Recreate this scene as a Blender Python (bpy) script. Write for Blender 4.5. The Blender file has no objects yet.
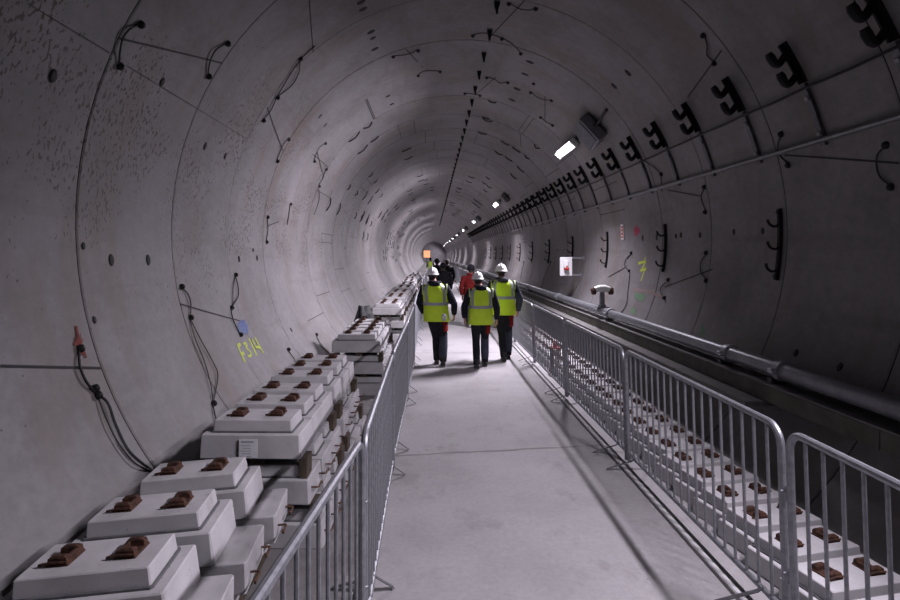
import bpy, math, random
from mathutils import Vector, Matrix, noise
random.seed(7)
SC = bpy.context.scene
COL = SC.collection
PI = math.pi
# ------------------------------------------------------------------ layout constants (metres)
F = 545.0                      # focal length in pixels of a 900 px wide frame
EYE = 2.0                      # camera height above the walkway
R = 3.28                       # tunnel lining radius
CX, CZ = 0.505, 2.25           # tunnel axis
PITCH, J0 = 1.565, 4.25        # lining ring width and one joint position
Y0, Y1 = -9.83, 149.5

# ------------------------------------------------------------------ materials
def mat(name, base=(.5,.5,.5), rough=.6, metal=0.0, emis=None, estr=0.0, spec=.5):
    m = bpy.data.materials.new(name); m.use_nodes = True
    b = m.node_tree.nodes['Principled BSDF']
    b.inputs['Base Color'].default_value = (*base, 1)
    b.inputs['Roughness'].default_value = rough
    b.inputs['Metallic'].default_value = metal
    b.inputs['Specular IOR Level'].default_value = spec
    if emis:
        b.inputs['Emission Color'].default_value = (*emis, 1)
        b.inputs['Emission Strength'].default_value = estr
    return m

class NT:
    """small helper around a node tree"""
    def __init__(s, m):
        s.t = m.node_tree; s.n = s.t.nodes; s.l = s.t.links; s.b = s.n['Principled BSDF']
    def node(s, kind, **kw):
        n = s.n.new(kind)
        for k, v in kw.items(): setattr(n, k, v)
        return n
    def link(s, a, b): s.l.new(a, b)
    def coord(s, out='Object', scale=(1,1,1), rot=(0,0,0)):
        tc = s.node('ShaderNodeTexCoord'); mp = s.node('ShaderNodeMapping')
        mp.inputs['Scale'].default_value = scale; mp.inputs['Rotation'].default_value = rot
        s.link(tc.outputs[out], mp.inputs['Vector']); return mp.outputs['Vector']
    def noise(s, vec, scale, detail=4, rough=.6):
        n = s.node('ShaderNodeTexNoise'); n.inputs['Scale'].default_value = scale
        n.inputs['Detail'].default_value = detail; n.inputs['Roughness'].default_value = rough
        s.link(vec, n.inputs['Vector']); return n.outputs['Fac']
    def ramp(s, fac, stops):
        r = s.node('ShaderNodeValToRGB'); e = r.color_ramp.elements
        while len(e) < len(stops): e.new(.5)
        for i, (p, c) in enumerate(stops):
            e[i].position = p; e[i].color = (*c, 1) if len(c) == 3 else c
        s.link(fac, r.inputs['Fac']); return r.outputs['Color']
    def mix(s, fac, a, b, blend='MIX'):
        m = s.node('ShaderNodeMix', data_type='RGBA', blend_type=blend)
        for sock, v in ((m.inputs[0], fac), (m.inputs[6], a), (m.inputs[7], b)):
            if isinstance(v, (int, float)): sock.default_value = v
            elif isinstance(v, tuple): sock.default_value = (*v, 1)
            else: s.link(v, sock)
        return m.outputs[2]
    def math(s, op, a, b=0.0, clamp=False):
        m = s.node('ShaderNodeMath', operation=op, use_clamp=clamp)
        for sock, v in ((m.inputs[0], a), (m.inputs[1], b)):
            if isinstance(v, (int, float)): sock.default_value = v
            else: s.link(v, sock)
        return m.outputs[0]
    def bump(s, h, strength=.2, dist=.01):
        b = s.node('ShaderNodeBump'); b.inputs['Strength'].default_value = strength
        b.inputs['Distance'].default_value = dist
        s.link(h, b.inputs['Height']); s.link(b.outputs['Normal'], s.b.inputs['Normal'])
    def base(s, c): s.link(c, s.b.inputs['Base Color'])

def g(v): return (v, v, v)
M = {}
# precast lining: pale grey concrete, cloudy stains, rust-brown flecks, darker brown dirt bands
def lining_mat():
    m = mat('precast_lining_concrete', rough=.60, spec=.45); t = NT(m)
    uv = t.coord('UV'); ob = t.coord('Object')
    cloud = t.noise(uv, .7, 6, .62)
    c = t.ramp(cloud, [(.28, (.155,.145,.142)), (.5, (.225,.215,.218)), (.74, (.29,.277,.284))])
    fine = t.noise(uv, 9, 5, .7)
    c = t.mix(.55, c, t.ramp(fine, [(.3, g(.66)), (.7, g(1.12))]), 'MULTIPLY')
    # dragged rust-coloured stains, long along the ring
    st = t.noise(t.coord('UV', (1.3, .35, 1), (0,0,.25)), 1.1, 5, .65)
    c = t.mix(t.math('MULTIPLY', t.ramp(st, [(.50, g(0)), (.68, g(1))]), .55), c, (.165,.125,.095))
    # flecks
    fl = t.noise(t.coord('UV', (34, 18, 1), (0,0,.45)), 1.0, 2, .5)
    zone = t.noise(uv, .8, 3, .6)
    sep = t.node('ShaderNodeSeparateXYZ'); t.link(ob, sep.inputs[0])
    hi = t.ramp(t.math('DIVIDE', sep.outputs['Z'], 6.0), [(.14, g(0)), (.33, g(1)), (.60, g(1)), (.8, g(.25))])
    lf = t.ramp(t.math('ADD', t.math('MULTIPLY', sep.outputs['X'], -.2), .4), [(.42, g(.05)), (.62, g(1))])
    k = t.math('MULTIPLY', t.math('MULTIPLY', hi, lf), t.ramp(zone, [(.40, g(.1)), (.58, g(1))]))
    thr = t.math('SUBTRACT', .76, t.math('MULTIPLY', k, .20))
    spot = t.math('MULTIPLY', t.math('SUBTRACT', fl, thr), 45, True)
    c = t.mix(t.math('MULTIPLY', spot, .92), c, (.045,.025,.017))
    # sideways smears along the tunnel
    sm = t.noise(t.coord('UV', (.25, 3.2, 1)), 1.0, 4, .6)
    c = t.mix(t.math('MULTIPLY', t.ramp(sm, [(.56, g(0)), (.7, g(1))]), .30), c, (.115,.092,.078))
    t.base(c); t.bump(t.math('ADD', fine, t.math('MULTIPLY', cloud, 2)), .12, .01)
    return m
M['lining'] = lining_mat()
M['joint'] = mat('joint_gasket_and_hole_shade', (.03,.028,.03), .8)
def floor_mat():
    m = mat('walkway_concrete', rough=.7, spec=.35); t = NT(m)
    ob = t.coord('Object')
    c = t.ramp(t.noise(ob, 1.1, 6, .6), [(.3, (.335,.323,.326)), (.5, (.40,.388,.393)), (.72, (.45,.437,.445))])
    c = t.mix(.6, c, t.ramp(t.noise(ob, 26, 4, .7), [(.3, g(.80)), (.7, g(1.08))]), 'MULTIPLY')
    st = t.noise(t.coord('Object', (1, .6, 1)), 2.3, 6, .72)
    c = t.mix(t.math('MULTIPLY', t.ramp(st, [(.54, g(0)), (.68, g(1))]), .45), c, (.215,.20,.195))
    sp = t.noise(ob, 38, 1, .4)
    c = t.mix(t.math('MULTIPLY', t.math('SUBTRACT', sp, .79), 20, True), c, (.11,.10,.10))
    t.base(c); t.bump(t.noise(ob, 60, 3, .7), .10, .004); return m
M['floor'] = floor_mat()
def simple_noise(name, a, b, scale, rough=.65, bump=.15, metal=0, out='Object', lo=.35, hi=.65, spec=.5):
    m = mat(name, rough=rough, metal=metal, spec=spec); t = NT(m)
    v = t.coord(out); n = t.noise(v, scale, 5, .65)
    t.base(t.ramp(n, [(lo, a), (hi, b)]))
    if bump: t.bump(n, bump, .006)
    return m
M['track'] = simple_noise('trackbed_concrete', (.17,.16,.155), (.30,.29,.285), 3, .8)
M['kerb'] = simple_noise('pale_kerb', (.52,.51,.52), (.62,.61,.62), 5, .7, .05)
M['block'] = None
def block_mat():
    m = mat('block_concrete', rough=.72, spec=.35); t = NT(m)
    ob = t.coord('Object'); oi = t.node('ShaderNodeObjectInfo')
    add = t.node('ShaderNodeVectorMath', operation='ADD'); t.link(ob, add.inputs[0])
    cx = t.node('ShaderNodeCombineXYZ')
    for i in range(2): t.link(t.math('MULTIPLY', oi.outputs['Random'], 37.0 + 11 * i), cx.inputs[i])
    t.link(cx.outputs[0], add.inputs[1]); v = add.outputs[0]
    c = t.ramp(t.noise(v, 4, 5, .6), [(.3, (.48,.47,.475)), (.55, (.58,.57,.58)), (.75, (.63,.62,.63))])
    pits = t.noise(v, 70, 1, .4)
    c = t.mix(t.math('MULTIPLY', t.math('SUBTRACT', pits, .76), 20, True), c, (.15,.14,.14))
    st = t.noise(v, 5.5, 5, .7)
    c = t.mix(t.math('MULTIPLY', t.ramp(st, [(.6, g(0)), (.75, g(1))]), .45), c, (.20,.165,.14))
    t.base(c); t.bump(pits, .1, .004); return m
M['block'] = block_mat()
M['boot'] = simple_noise('grey_rubber_boot', (.10,.10,.105), (.16,.16,.165), 12, .75, .1)
M['rust'] = simple_noise('rusty_cast_iron', (.016,.007,.005), (.11,.044,.022), 30, .85, .35)
M['rustrod'] = simple_noise('rusty_rod', (.06,.03,.02), (.17,.085,.05), 20, .8, .1)
M['galv'] = simple_noise('galvanised_steel', (.25,.255,.28), (.36,.365,.39), 28, .45, .03, .6)
M['galvdark'] = simple_noise('dull_flat_steel', (.10,.10,.11), (.17,.17,.18), 20, .6, .05, .4)
M['pipe'] = simple_noise('painted_pipe_grey', (.17,.175,.19), (.24,.245,.265), 7, .38, .03, .35)
M['trough'] = simple_noise('olive_concrete', (.075,.072,.058), (.125,.118,.098), 4, .85)
M['ledge'] = simple_noise('grey_ledge_concrete', (.12,.115,.11), (.18,.175,.17), 6, .85)
M['black'] = mat('black_rubber', (.012,.012,.013), .55)
M['bracket'] = mat('black_coated_steel', (.009,.009,.010), .7, spec=.25)
M['timber'] = simple_noise('weathered_timber', (.045,.034,.024), (.11,.082,.056), 9, .85, .25)
M['strap'] = simple_noise('grey_strap_steel', (.10,.10,.115), (.16,.16,.175), 14, .5, .04, .5)
M['rail'] = simple_noise('zinc_conduit', (.20,.20,.215), (.28,.28,.295), 14, .45, .03, .5)
M['box'] = simple_noise('grey_sheet_metal', (.20,.20,.22), (.26,.26,.28), 6, .5, .02)
M['lens'] = mat('lit_lamp_diffuser', (.9,.9,.9), .4, emis=(.96,.92,1.0), estr=6)
M['white'] = mat('white_enamel', (.75,.75,.75), .4)
M['label'] = simple_noise('printed_label_paper', (.78,.78,.80), (.86,.86,.88), 30, .7, 0)
M['print'] = mat('label_print_grey', (.42,.42,.44), .8)
M['red'] = mat('red_paint', (.42,.03,.025), .5)
M['spray_red'] = simple_noise('spray_paint_red', (.16,.02,.016), (.24,.06,.045), 25, .8, 0)
M['spray_pink'] = simple_noise('spray_paint_pink', (.40,.03,.08), (.46,.08,.13), 25, .8, 0)
M['spray_blue'] = simple_noise('spray_paint_blue', (.08,.13,.36), (.20,.24,.36), 22, .8, 0)
M['spray_yellow'] = simple_noise('spray_paint_yellow', (.45,.56,.03), (.56,.66,.09), 25, .7, 0)
M['spray_green'] = simple_noise('spray_paint_green', (.10,.26,.12), (.18,.25,.17), 22, .8, 0)
M['hivis'] = None
def hivis():
    m = mat('hi_vis_yellow_cloth', (.50,.82,.03), .75, spec=.2); t = NT(m)
    ob = t.coord('Object'); n = t.noise(ob, 7, 4, .55)
    t.base(t.ramp(n, [(.3, (.60,.90,.04)), (.7, (.76,.98,.08))])); t.bump(n, .35, .03); return m
M['hivis'] = hivis()
M['reflect'] = mat('grey_reflective_tape', (.34,.36,.40), .45, .2)
M['edging'] = mat('pale_vest_edging', (.62,.75,.40), .7)
def cloth(name, a, b):
    return simple_noise(name, a, b, 9, .9, .3, spec=.2)
M['navy'] = cloth('dark_navy_cloth', (.010,.011,.018), (.022,.024,.036))
M['slate'] = cloth('slate_blue_cloth', (.045,.050,.072), (.075,.082,.11))
M['trouser'] = cloth('charcoal_trouser_cloth', (.012,.012,.016), (.026,.026,.032))
M['redcloth'] = cloth('dark_red_cloth', (.16,.008,.008), (.26,.018,.016))
M['redcoat'] = cloth('red_coat_cloth', (.085,.005,.005), (.14,.009,.009))
M['blackcloth'] = cloth('black_coat_cloth', (.008,.008,.010), (.017,.017,.020))
M['hood'] = cloth('grey_hood_cloth', (.035,.035,.042), (.065,.065,.075))
M['skin'] = mat('skin', (.42,.24,.17), .6)
M['hair'] = mat('dark_hair', (.02,.014,.01), .7)
M['shoe'] = mat('black_work_boot', (.02,.019,.018), .6)
M['sole'] = mat('grey_boot_sole', (.14,.135,.13), .8)
M['helmet'] = mat('white_helmet_shell', (.80,.80,.80), .35)
M['glove'] = cloth('white_glove_cloth', (.55,.55,.55), (.70,.70,.70))
M['emblem'] = mat('red_brown_badge', (.30,.08,.05), .6)
M['orange'] = mat('orange_lamp_glass', (.9,.4,.15), .5, emis=(1.0,.50,.27), estr=.85)
M['eye'] = mat('eye_white', (.7,.7,.7), .3)
M['lips'] = mat('lips', (.35,.13,.10), .6)
M['sheet'] = simple_noise('black_plastic_sheet', (.006,.006,.007), (.012,.012,.013), 10, .7, .4)
M['endwall'] = simple_noise('grey_end_wall', (.40,.38,.40), (.5,.48,.5), 1.5, .8)

# ------------------------------------------------------------------ mesh building
class MB:
    def __init__(s): s.v = []; s.f = []; s.mi = []; s.uv = None; s.m = 0
    def add(s, vs, fs):
        o = len(s.v); s.v += [tuple(p) for p in vs]
        for f in fs: s.f.append([i + o for i in f]); s.mi.append(s.m)
        return s
    def loft(s, rings, closed=True, cap=True):
        n = len(rings[0]); vs = [p for r in rings for p in r]; fs = []
        for i in range(len(rings) - 1):
            for j in range(n if closed else n - 1):
                k = (j + 1) % n
                fs.append([i*n+j, i*n+k, (i+1)*n+k, (i+1)*n+j])
        if cap and closed:
            fs.append(list(range(n))[::-1]); fs.append([(len(rings)-1)*n + j for j in range(n)])
        return s.add(vs, fs)
    def box(s, c, d, mtx=None, bev=0.0):
        x, y, z = d[0]/2, d[1]/2, d[2]/2
        b = min(bev, x*.9, y*.9, z*.9)
        if b <= 0:
            prof = [(x, y, -z), (x, y, z)]
            rings = [[(-X,-Y,Z),(X,-Y,Z),(X,Y,Z),(-X,Y,Z)] for X, Y, Z in prof]
        else:
            def rr(X, Y, Z, cb): return [(-X+cb,-Y,Z),(X-cb,-Y,Z),(X,-Y+cb,Z),(X,Y-cb,Z),(X-cb,Y,Z),(-X+cb,Y,Z),(-X,Y-cb,Z),(-X,-Y+cb,Z)]
            rings = [rr(x-b,y-b,-z,b*.5), rr(x,y,-z+b,b), rr(x,y,z-b,b), rr(x-b,y-b,z,b*.5)]
        T = Matrix.Translation(c) @ (mtx.to_4x4() if mtx else Matrix.Identity(4))
        return s.loft([[T @ Vector(p) for p in r] for r in rings])
    def tube(s, pts, r, n=8, cap=True, flat=None):
        pts = [Vector(p) for p in pts]
        if not isinstance(r, (list, tuple)): r = [r] * len(pts)
        T = []
        for i in range(len(pts)):
            a = pts[max(i-1, 0)]; b = pts[min(i+1, len(pts)-1)]
            T.append((b - a).normalized())
        up = Vector((0,0,1)) if abs(T[0].z) < .9 else Vector((0,1,0))
        N = (up - T[0]*up.dot(T[0])).normalized(); rings = []
        for i, p in enumerate(pts):
            N = (N - T[i]*N.dot(T[i]))
            N = N.normalized() if N.length > 1e-6 else T[i].orthogonal().normalized()
            B = T[i].cross(N)
            e = flat if flat else (1, 1)
            rings.append([p + r[i]*(N*math.cos(2*PI*j/n)*e[0] + B*math.sin(2*PI*j/n)*e[1]) for j in range(n)])
        return s.loft(rings, True, cap)
    def ell(s, c, r, nu=16, nv=10, mtx=None):
        T = Matrix.Translation(c) @ (mtx.to_4x4() if mtx else Matrix.Identity(4))
        rings = []
        for i in range(nv + 1):
            a = -PI/2 + PI*i/nv
            a = max(min(a, PI/2-.02), -PI/2+.02)
            rings.append([T @ Vector((r[0]*math.cos(a)*math.cos(2*PI*j/nu), r[1]*math.cos(a)*math.sin(2*PI*j/nu), r[2]*math.sin(a))) for j in range(nu)])
        return s.loft(rings)
    def mesh(s, name, mats, smooth=None):
        me = bpy.data.meshes.new(name); me.from_pydata(s.v, [], s.f)
        for m in mats: me.materials.append(m)
        me.polygons.foreach_set('material_index', s.mi)
        if s.uv:
            ul = me.uv_layers.new(name='UVMap')
            for lp in me.loops: ul.data[lp.index].uv = s.uv(me.vertices[lp.vertex_index].co)
        me.update()
        if smooth is not None:
            me.shade_smooth() if smooth >= PI else me.set_sharp_from_angle(angle=smooth)
        return me

def link(o, parent=None):
    COL.objects.link(o)
    if parent: o.parent = parent
    return o
def obj(name, mb, m, parent=None, smooth=None, loc=None):
    mats = m if isinstance(m, (list, tuple)) else [m]
    me = mb if isinstance(mb, bpy.types.Mesh) else mb.mesh(name, mats, smooth)
    o = bpy.data.objects.new(name, me); link(o, parent)
    if loc: o.location = loc
    return o
def inst(name, me, parent=None, loc=(0,0,0), rot=(0,0,0)):
    o = bpy.data.objects.new(name, me); link(o, parent); o.location = loc; o.rotation_euler = rot; return o
def tag(o, label, cat, group=None):
    o['label'] = label; o['category'] = cat
    if group: o['group'] = group
    return o
def struct(o): o['kind'] = 'structure'; return o
def thing(name, loc, label, cat, group=None, rz=0.0):
    e = bpy.data.objects.new(name, None); e.empty_display_size = .1
    link(e); e.location = loc; e.rotation_euler = (0,0,rz)
    return tag(e, label, cat, group)
ORD = ['first','second','third','fourth','fifth','sixth','seventh','eighth','ninth','tenth','eleventh','twelfth','thirteenth','fourteenth','fifteenth','sixteenth','seventeenth','eighteenth','nineteenth']
def ordn(i):
    if i < len(ORD): return ORD[i]
    i += 1; tens = {2:'twenty',3:'thirty',4:'forty',5:'fifty',6:'sixty',7:'seventy',8:'eighty',9:'ninety'}[i//10]
    return (tens[:-1] + 'ieth') if i % 10 == 0 else tens + '-' + ORD[i%10-1]
SM = math.radians(35)

# point on the lining through the photograph's line of sight; off = distance in from the surface
def wp(px, py, off=0.0):
    a, c = (px-432)/F, (255-py)/F
    r = R - off; dz = CZ - EYE
    A = a*a + c*c; B = -2*(a*CX + c*dz); C = CX*CX + dz*dz - r*r
    t = (-B + math.sqrt(B*B - 4*A*C)) / (2*A)
    return Vector((a*t, t, EYE + c*t))
def wall(th, y, off=0.0):
    return Vector((CX + (R-off)*math.cos(th), y, CZ + (R-off)*math.sin(th)))
def theta(p): return math.atan2(p[2]-CZ, p[0]-CX)
def wall_frame(p):          # x axis along the tunnel, y around the lining, z into the tunnel
    n = Vector((CX-p[0], 0, CZ-p[2])).normalized(); x = Vector((0,1,0)); y = n.cross(x)
    return Matrix((x, y, n)).transposed()

# ------------------------------------------------------------------ tunnel shell
rings_y = []
y = J0 - PITCH*9
while y < Y1 - .01:
    rings_y.append(y); y += PITCH
def lining(name, a0, a1, extra=None):
    mb = MB(); n = max(8, int((a1-a0)/math.radians(3)))
    rr = random.Random(3)
    for y in rings_y:
        dr = rr.uniform(-.004, .004); tl = rr.uniform(-.004, .004)
        prof = [(y+.0, R+.03), (y+.006, R+.03), (y+.0065, R+.006), (y+.024, R+dr), (y+PITCH*.5, R+dr+tl*.4), (y+PITCH-.018, R+dr+tl), (y+PITCH-.004, R+.006), (y+PITCH-.0035, R+.03)]
        rings = [[(CX+r*math.cos(a0+(a1-a0)*j/n), yy, CZ+r*math.sin(a0+(a1-a0)*j/n)) for j in range(n+1)] for yy, r in prof]
        for q in range(len(rings)-1):
            mb.m = 1 if q in (0, 1, 6) or (q == 5 and False) else 0
            mb.loft(rings[q:q+2], closed=False, cap=False)
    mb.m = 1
    if extra: extra(mb)
    mb.uv = lambda co: (co.y, R*theta(co) if theta(co) > -PI/2 - .3 else R*(theta(co)+2*PI))
    o = obj(name, mb, [M['lining'], M['joint']], None, math.radians(30)); struct(o); return o

def rod(mb, p, q, w=.008, h=.004):            # a longitudinal segment joint drawn as a black gasket strip
    a, b = wp(*p), wp(*q); strip(mb, [a, b], w, h)
def strip(mb, pts, w, off, sub=5):
    P = []
    for a, b in zip(pts[:-1], pts[1:]):
        ta, tb = theta(a), theta(b)
        if tb - ta > PI: tb -= 2*PI
        if ta - tb > PI: tb += 2*PI
        for i in range(sub): P.append((ta+(tb-ta)*i/sub, a[1]+(b[1]-a[1])*i/sub))
    P.append((tb, pts[-1][1])); vs = []
    for i, (t, yy) in enumerate(P):
        u = P[min(i+1, len(P)-1)]; v = P[max(i-1, 0)]
        dx, dy = (u[0]-v[0])*R, u[1]-v[1]; L = math.hypot(dx, dy) or 1
        nx, ny = -dy/L*w/2, dx/L*w/2
        vs += [wall(t+nx/R, yy+ny, off), wall(t-nx/R, yy-ny, off)]
    mb.add(vs, [[2*i, 2*i+1, 2*i+3, 2*i+2] for i in range(len(P)-1)])
def plug(mb, px, py, r=.035):  # bolt hole drawn as a black dome, its inside shade put into the colour
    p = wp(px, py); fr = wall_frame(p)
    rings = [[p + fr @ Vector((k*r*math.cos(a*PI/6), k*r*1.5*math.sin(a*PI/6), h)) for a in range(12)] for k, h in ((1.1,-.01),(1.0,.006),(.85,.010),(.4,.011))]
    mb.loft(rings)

RODS_L = [((118,38),(222,63)), ((267,107),(283,151)), ((317,152),(324,178)), ((180,304),(240,321)), ((0,366),(101,368)), ((267,226),(288,218))]
RODS_C = [((406,49),(428,73)), ((525,0),(488,39)), ((496,77),(475,95)), ((309,0),(313,52)), ((545,96),(545,120)), ((520,132),(521,147))]
RODS_R = [((722,50),(688,97)), ((785,155),(900,163)), ((668,190),(700,196)), ((633,263),(608,277)), ((665,287),(713,269))]
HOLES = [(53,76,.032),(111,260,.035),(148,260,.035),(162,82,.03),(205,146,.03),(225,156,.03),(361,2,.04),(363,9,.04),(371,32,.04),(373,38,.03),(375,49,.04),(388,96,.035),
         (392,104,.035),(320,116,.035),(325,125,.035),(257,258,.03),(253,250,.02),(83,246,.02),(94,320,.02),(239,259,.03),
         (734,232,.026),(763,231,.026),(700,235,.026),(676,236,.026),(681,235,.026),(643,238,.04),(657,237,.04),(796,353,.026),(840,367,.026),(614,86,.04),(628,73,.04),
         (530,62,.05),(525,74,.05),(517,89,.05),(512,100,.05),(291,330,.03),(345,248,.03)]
def far_joints(mb, lo, hi, seed):             # staggered segment joints of the farther rings
    rr = random.Random(seed)
    for y in rings_y:
        if y < 9.5 or y > 75: continue
        for k in range(2):
            th = rr.uniform(lo, hi)
            strip(mb, [wall(th, y), wall(th, y+PITCH)], .014, .004, 1)
def ex(rods, lo, hi, seed, test):
    def fn(mb):
        for a, b in rods: rod(mb, a, b, .018)
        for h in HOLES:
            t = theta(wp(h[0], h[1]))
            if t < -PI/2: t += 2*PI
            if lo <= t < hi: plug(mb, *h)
        far_joints(mb, lo+.1, hi-.1, seed)
        if test: test(mb)
    return fn
AL, AR = math.radians(132), math.radians(48)
def thin_left(mb):
    for a, b in (((27,3),(110,53)), ((127,66),(247,139)), ((247,360),(270,396)), ((275,318),(282,330))): strip(mb, [wp(*a), wp(*b)], .006, .003)
lining('wall_left', AL, math.radians(226), ex(RODS_L, AL, math.radians(226), 1, thin_left))
lining('ceiling', AR, AL, ex(RODS_C, AR, AL, 2, None))
lining('wall_right', math.radians(-46), AR, ex(RODS_R, math.radians(-46), AR, 5, None))
# far end
mb = MB(); rim = [(CX+R*1.0*math.cos(a*PI/32), Y1, CZ+R*math.sin(a*PI/32)) for a in range(64)]
rim2 = [(x, Y1+.3, z) for x, _, z in rim]
mb.loft([rim, rim2]); struct(obj('wall_end', mb, M['endwall']))
# floor: the walkway slab, the kerb, the lower trackbed to both sides
def slab(name, x0, x1, z0, z1, m, y0=Y0, y1=Y1, extra=None):
    mb = MB(); mb.box(((x0+x1)/2, (y0+y1)/2, (z0+z1)/2), (x1-x0, y1-y0, z1-z0), None, .008)
    if extra: extra(mb)
    return struct(obj(name, mb, m if isinstance(m, list) else [m]))
def fl_joints(mb):
    mb.m = 1; rr = random.Random(4)
    for k, (a, b) in enumerate([(5.42, 5.72)] + [(5.5+5.6*i, 5.6+5.6*i) for i in range(1, 9)]):
        L = [(-.44 + 2.2*i/24, a+(b-a)*i/24 + rr.uniform(-.012, .012)) for i in range(25)]
        vs = []
        for x, yy in L:
            w = rr.uniform(.008, .026); vs += [(x, yy-w, .0012), (x, yy+w, .0012)]
        mb.add(vs, [[2*i, 2*i+2, 2*i+3, 2*i+1] for i in range(24)])
M['crack'] = mat('floor_joint_dirt', (.26,.245,.24), .9)
slab('floor', -.46, 1.772, -.25, 0, [M['floor'], M['crack']], extra=fl_joints)
slab('trim_1', 1.790, 1.862, -.25, .012, M['kerb'])
slab('trim_2', 1.864, 2.93, -.25, -.002, M['floor'])
slab('trackbed', -2.05, -.462, -.30, -.001, M['track'])
# concrete ledge with pipe on the pipe side
mb = MB()
def prism(mb, prof, y0, y1): mb.loft([[(x, y0, z) for x, z in prof], [(x, y1, z) for x, z in prof]])
ysplit = [-6, -1.2, 3.75, 8.0, 12.5, 17.5, 24, 32, 42, 55, 70, 90, 115, 149]
for a, b in zip(ysplit[:-1], ysplit[1:]):
    prism(mb, [(3.10,.645),(3.50,.645),(3.50,.80),(3.085,.80),(3.08,.79),(3.08,.655)], a+.006, b-.006)
struct(obj('trim_3', mb, M['trough']))
mb = MB()
prism(mb, [(3.076,.8005),(3.45,.8005),(3.45,.815),(3.076,.815)], -6, 149); struct(obj('trim_4', mb, M['ledge']))
mb = MB()
for a, b in zip([5.05, 7.4, 9.8, 12.2, 15, 18, 22, 27, 33, 40], [7.39, 9.79, 12.19, 14.99, 17.99, 21.99, 26.99, 32.99, 39.99, 60]):
    prism(mb, [(2.90,.60),(3.40,.60),(3.40,.644),(2.90,.644)], a, b)
struct(obj('trim_5', mb, M['ledge']))

# ------------------------------------------------------------------ lamps
LY = [2.0, 11.5, 23.9, 36.3, 48.7, 61.1, 73.5, 85.9, 98.3, 110.7, 123.1, 135.5, 146.3]  # the last entry is an extra lamp, added to brighten the end wall
THL = math.atan2(2.03, 2.365)
LTILT = [math.radians(-27)] + [math.radians(-8)]*12; LPOW = (205, 490); LSPREAD = [math.radians(165)] + [math.radians(147)] + [math.radians(158)]*11
THN = math.radians(34.5)
def lamp_meshes():
    ln = .62
    ms = {}
    mb = MB(); mb.box((0,0,.035), (2*ln+.1, .20, .05), None, .012); ms['housing'] = mb.mesh('housing', [M['box']])
    mb = MB(); prof = [(.085*math.cos(a*PI/10), .06+.045*math.sin(a*PI/10)) for a in range(11)]
    mb.loft([[(-ln, yy, z) for yy, z in prof], [(ln, yy, z) for yy, z in prof]]); ms['diffuser'] = mb.mesh('diffuser', [M['lens']], SM)
    mb = MB()
    mb.box((0, 0, .08), (.055, .20, .13), None, .02)
    ms['end_cap'] = mb.mesh('end_cap', [M['white']])
    mb = MB()
    mb.box((0, 0, -.05), (.05, .05, .13), None, .004); mb.box((0, 0, -.115), (.10, .12, .02), None, .004)
    ms['mounting_bracket'] = mb.mesh('mounting_bracket', [M['strap']])
    return ms
LM = lamp_meshes()
for i, y in enumerate(LY):
    p = wall(THN if i == 0 else THL, y, .135)
    if i == 0: lab = 'white batten lamp with added shields on the vault above the barriers closest to the camera'
    elif i == 1: lab = 'glaring white batten lamp beside the big grey box, largest in the row'
    else: lab = 'lit white batten lamp, %s along the row beyond the large glaring one' % ordn(i-2)  # the final one is the lamp added for the end wall
    t = thing('batten_lamp', p, lab, 'lamp', 'batten lamps along the vault')
    t.matrix_world = Matrix.Translation(p) @ wall_frame(p).to_4x4() @ Matrix.Rotation(LTILT[i], 4, 'X')
    for nm in ('housing', 'diffuser'): inst(nm, LM[nm], t)
    for s in (-1, 1):
        inst('end_cap', LM['end_cap'], t, (s*.65,0,0)); inst('mounting_bracket', LM['mounting_bracket'], t, (s*.4,0,0))
    if i == 0:                                                # added unseen shields on the near fitting, keeping its light off the walls
        for s in (-1, 1):
            dp = .34 if s > 0 else .165
            mb = MB(); mb.box((0, s*.125, .095+dp/2), (1.5, .012, dp), None, .002); obj('added_light_shield', mb, M['black'], t)
    ld = bpy.data.lights.new('batten_tube', 'AREA'); ld.shape = 'RECTANGLE'; ld.size = 1.2; ld.size_y = .10 if i == 0 else .16
    ld.energy = LPOW[0] if i == 0 else LPOW[1] * (.86 if i == 1 else 1) * (.25 if y > 140 else 1); ld.color = (.94,.865,1.0); ld.spread = LSPREAD[i]
    lo = bpy.data.objects.new('batten_tube', ld); link(lo, t); lo.location = (0,0,.112)
    lo.rotation_euler = (PI, 0, 0)
# grey control box beside each lamp
mbb = MB(); mbb.box((0,0,.10), (.50,.40,.17), None, .015)
BX = {'cabinet': mbb.mesh('cabinet', [M['box']])}
mbb = MB(); mbb.box((0,0,.193), (.44,.34,.016), None, .004); BX['cover'] = mbb.mesh('cover', [M['strap']])
mbb = MB(); mbb.box((0,0,-.01), (.34,.30,.05), None, .004)
BX['mounting_rail'] = mbb.mesh('mounting_rail', [M['strap']])
mbb = MB(); mbb.tube([(-.24,.0,.08),(-.34,.02,.05),(-.5,.0,.01),(-.72,.0,.0)], .018); BX['cable_tail'] = mbb.mesh('cable_tail', [M['black']], SM)
for i, y in enumerate(LY[1:8]):
    p = wall(THL-.01, y-1.45 if i == 0 else y-2.0, .03)
    lab = 'dark grey control box on the vault right beside the large glaring lamp' if i == 0 else 'small grey box on the vault next to the %s lamp beyond the large one' % ordn(i-1)
    t = thing('control_box', p, lab, 'electrical box', 'grey boxes beside the lamps')
    t.matrix_world = Matrix.Translation(p) @ wall_frame(p).to_4x4() @ Matrix.Rotation(.12 if i == 0 else 0, 4, 'Z')
    if i == 0: t.scale = (1.3, 1.35, 1.2)
    for nm in BX: inst(nm, BX[nm], t)

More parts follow.
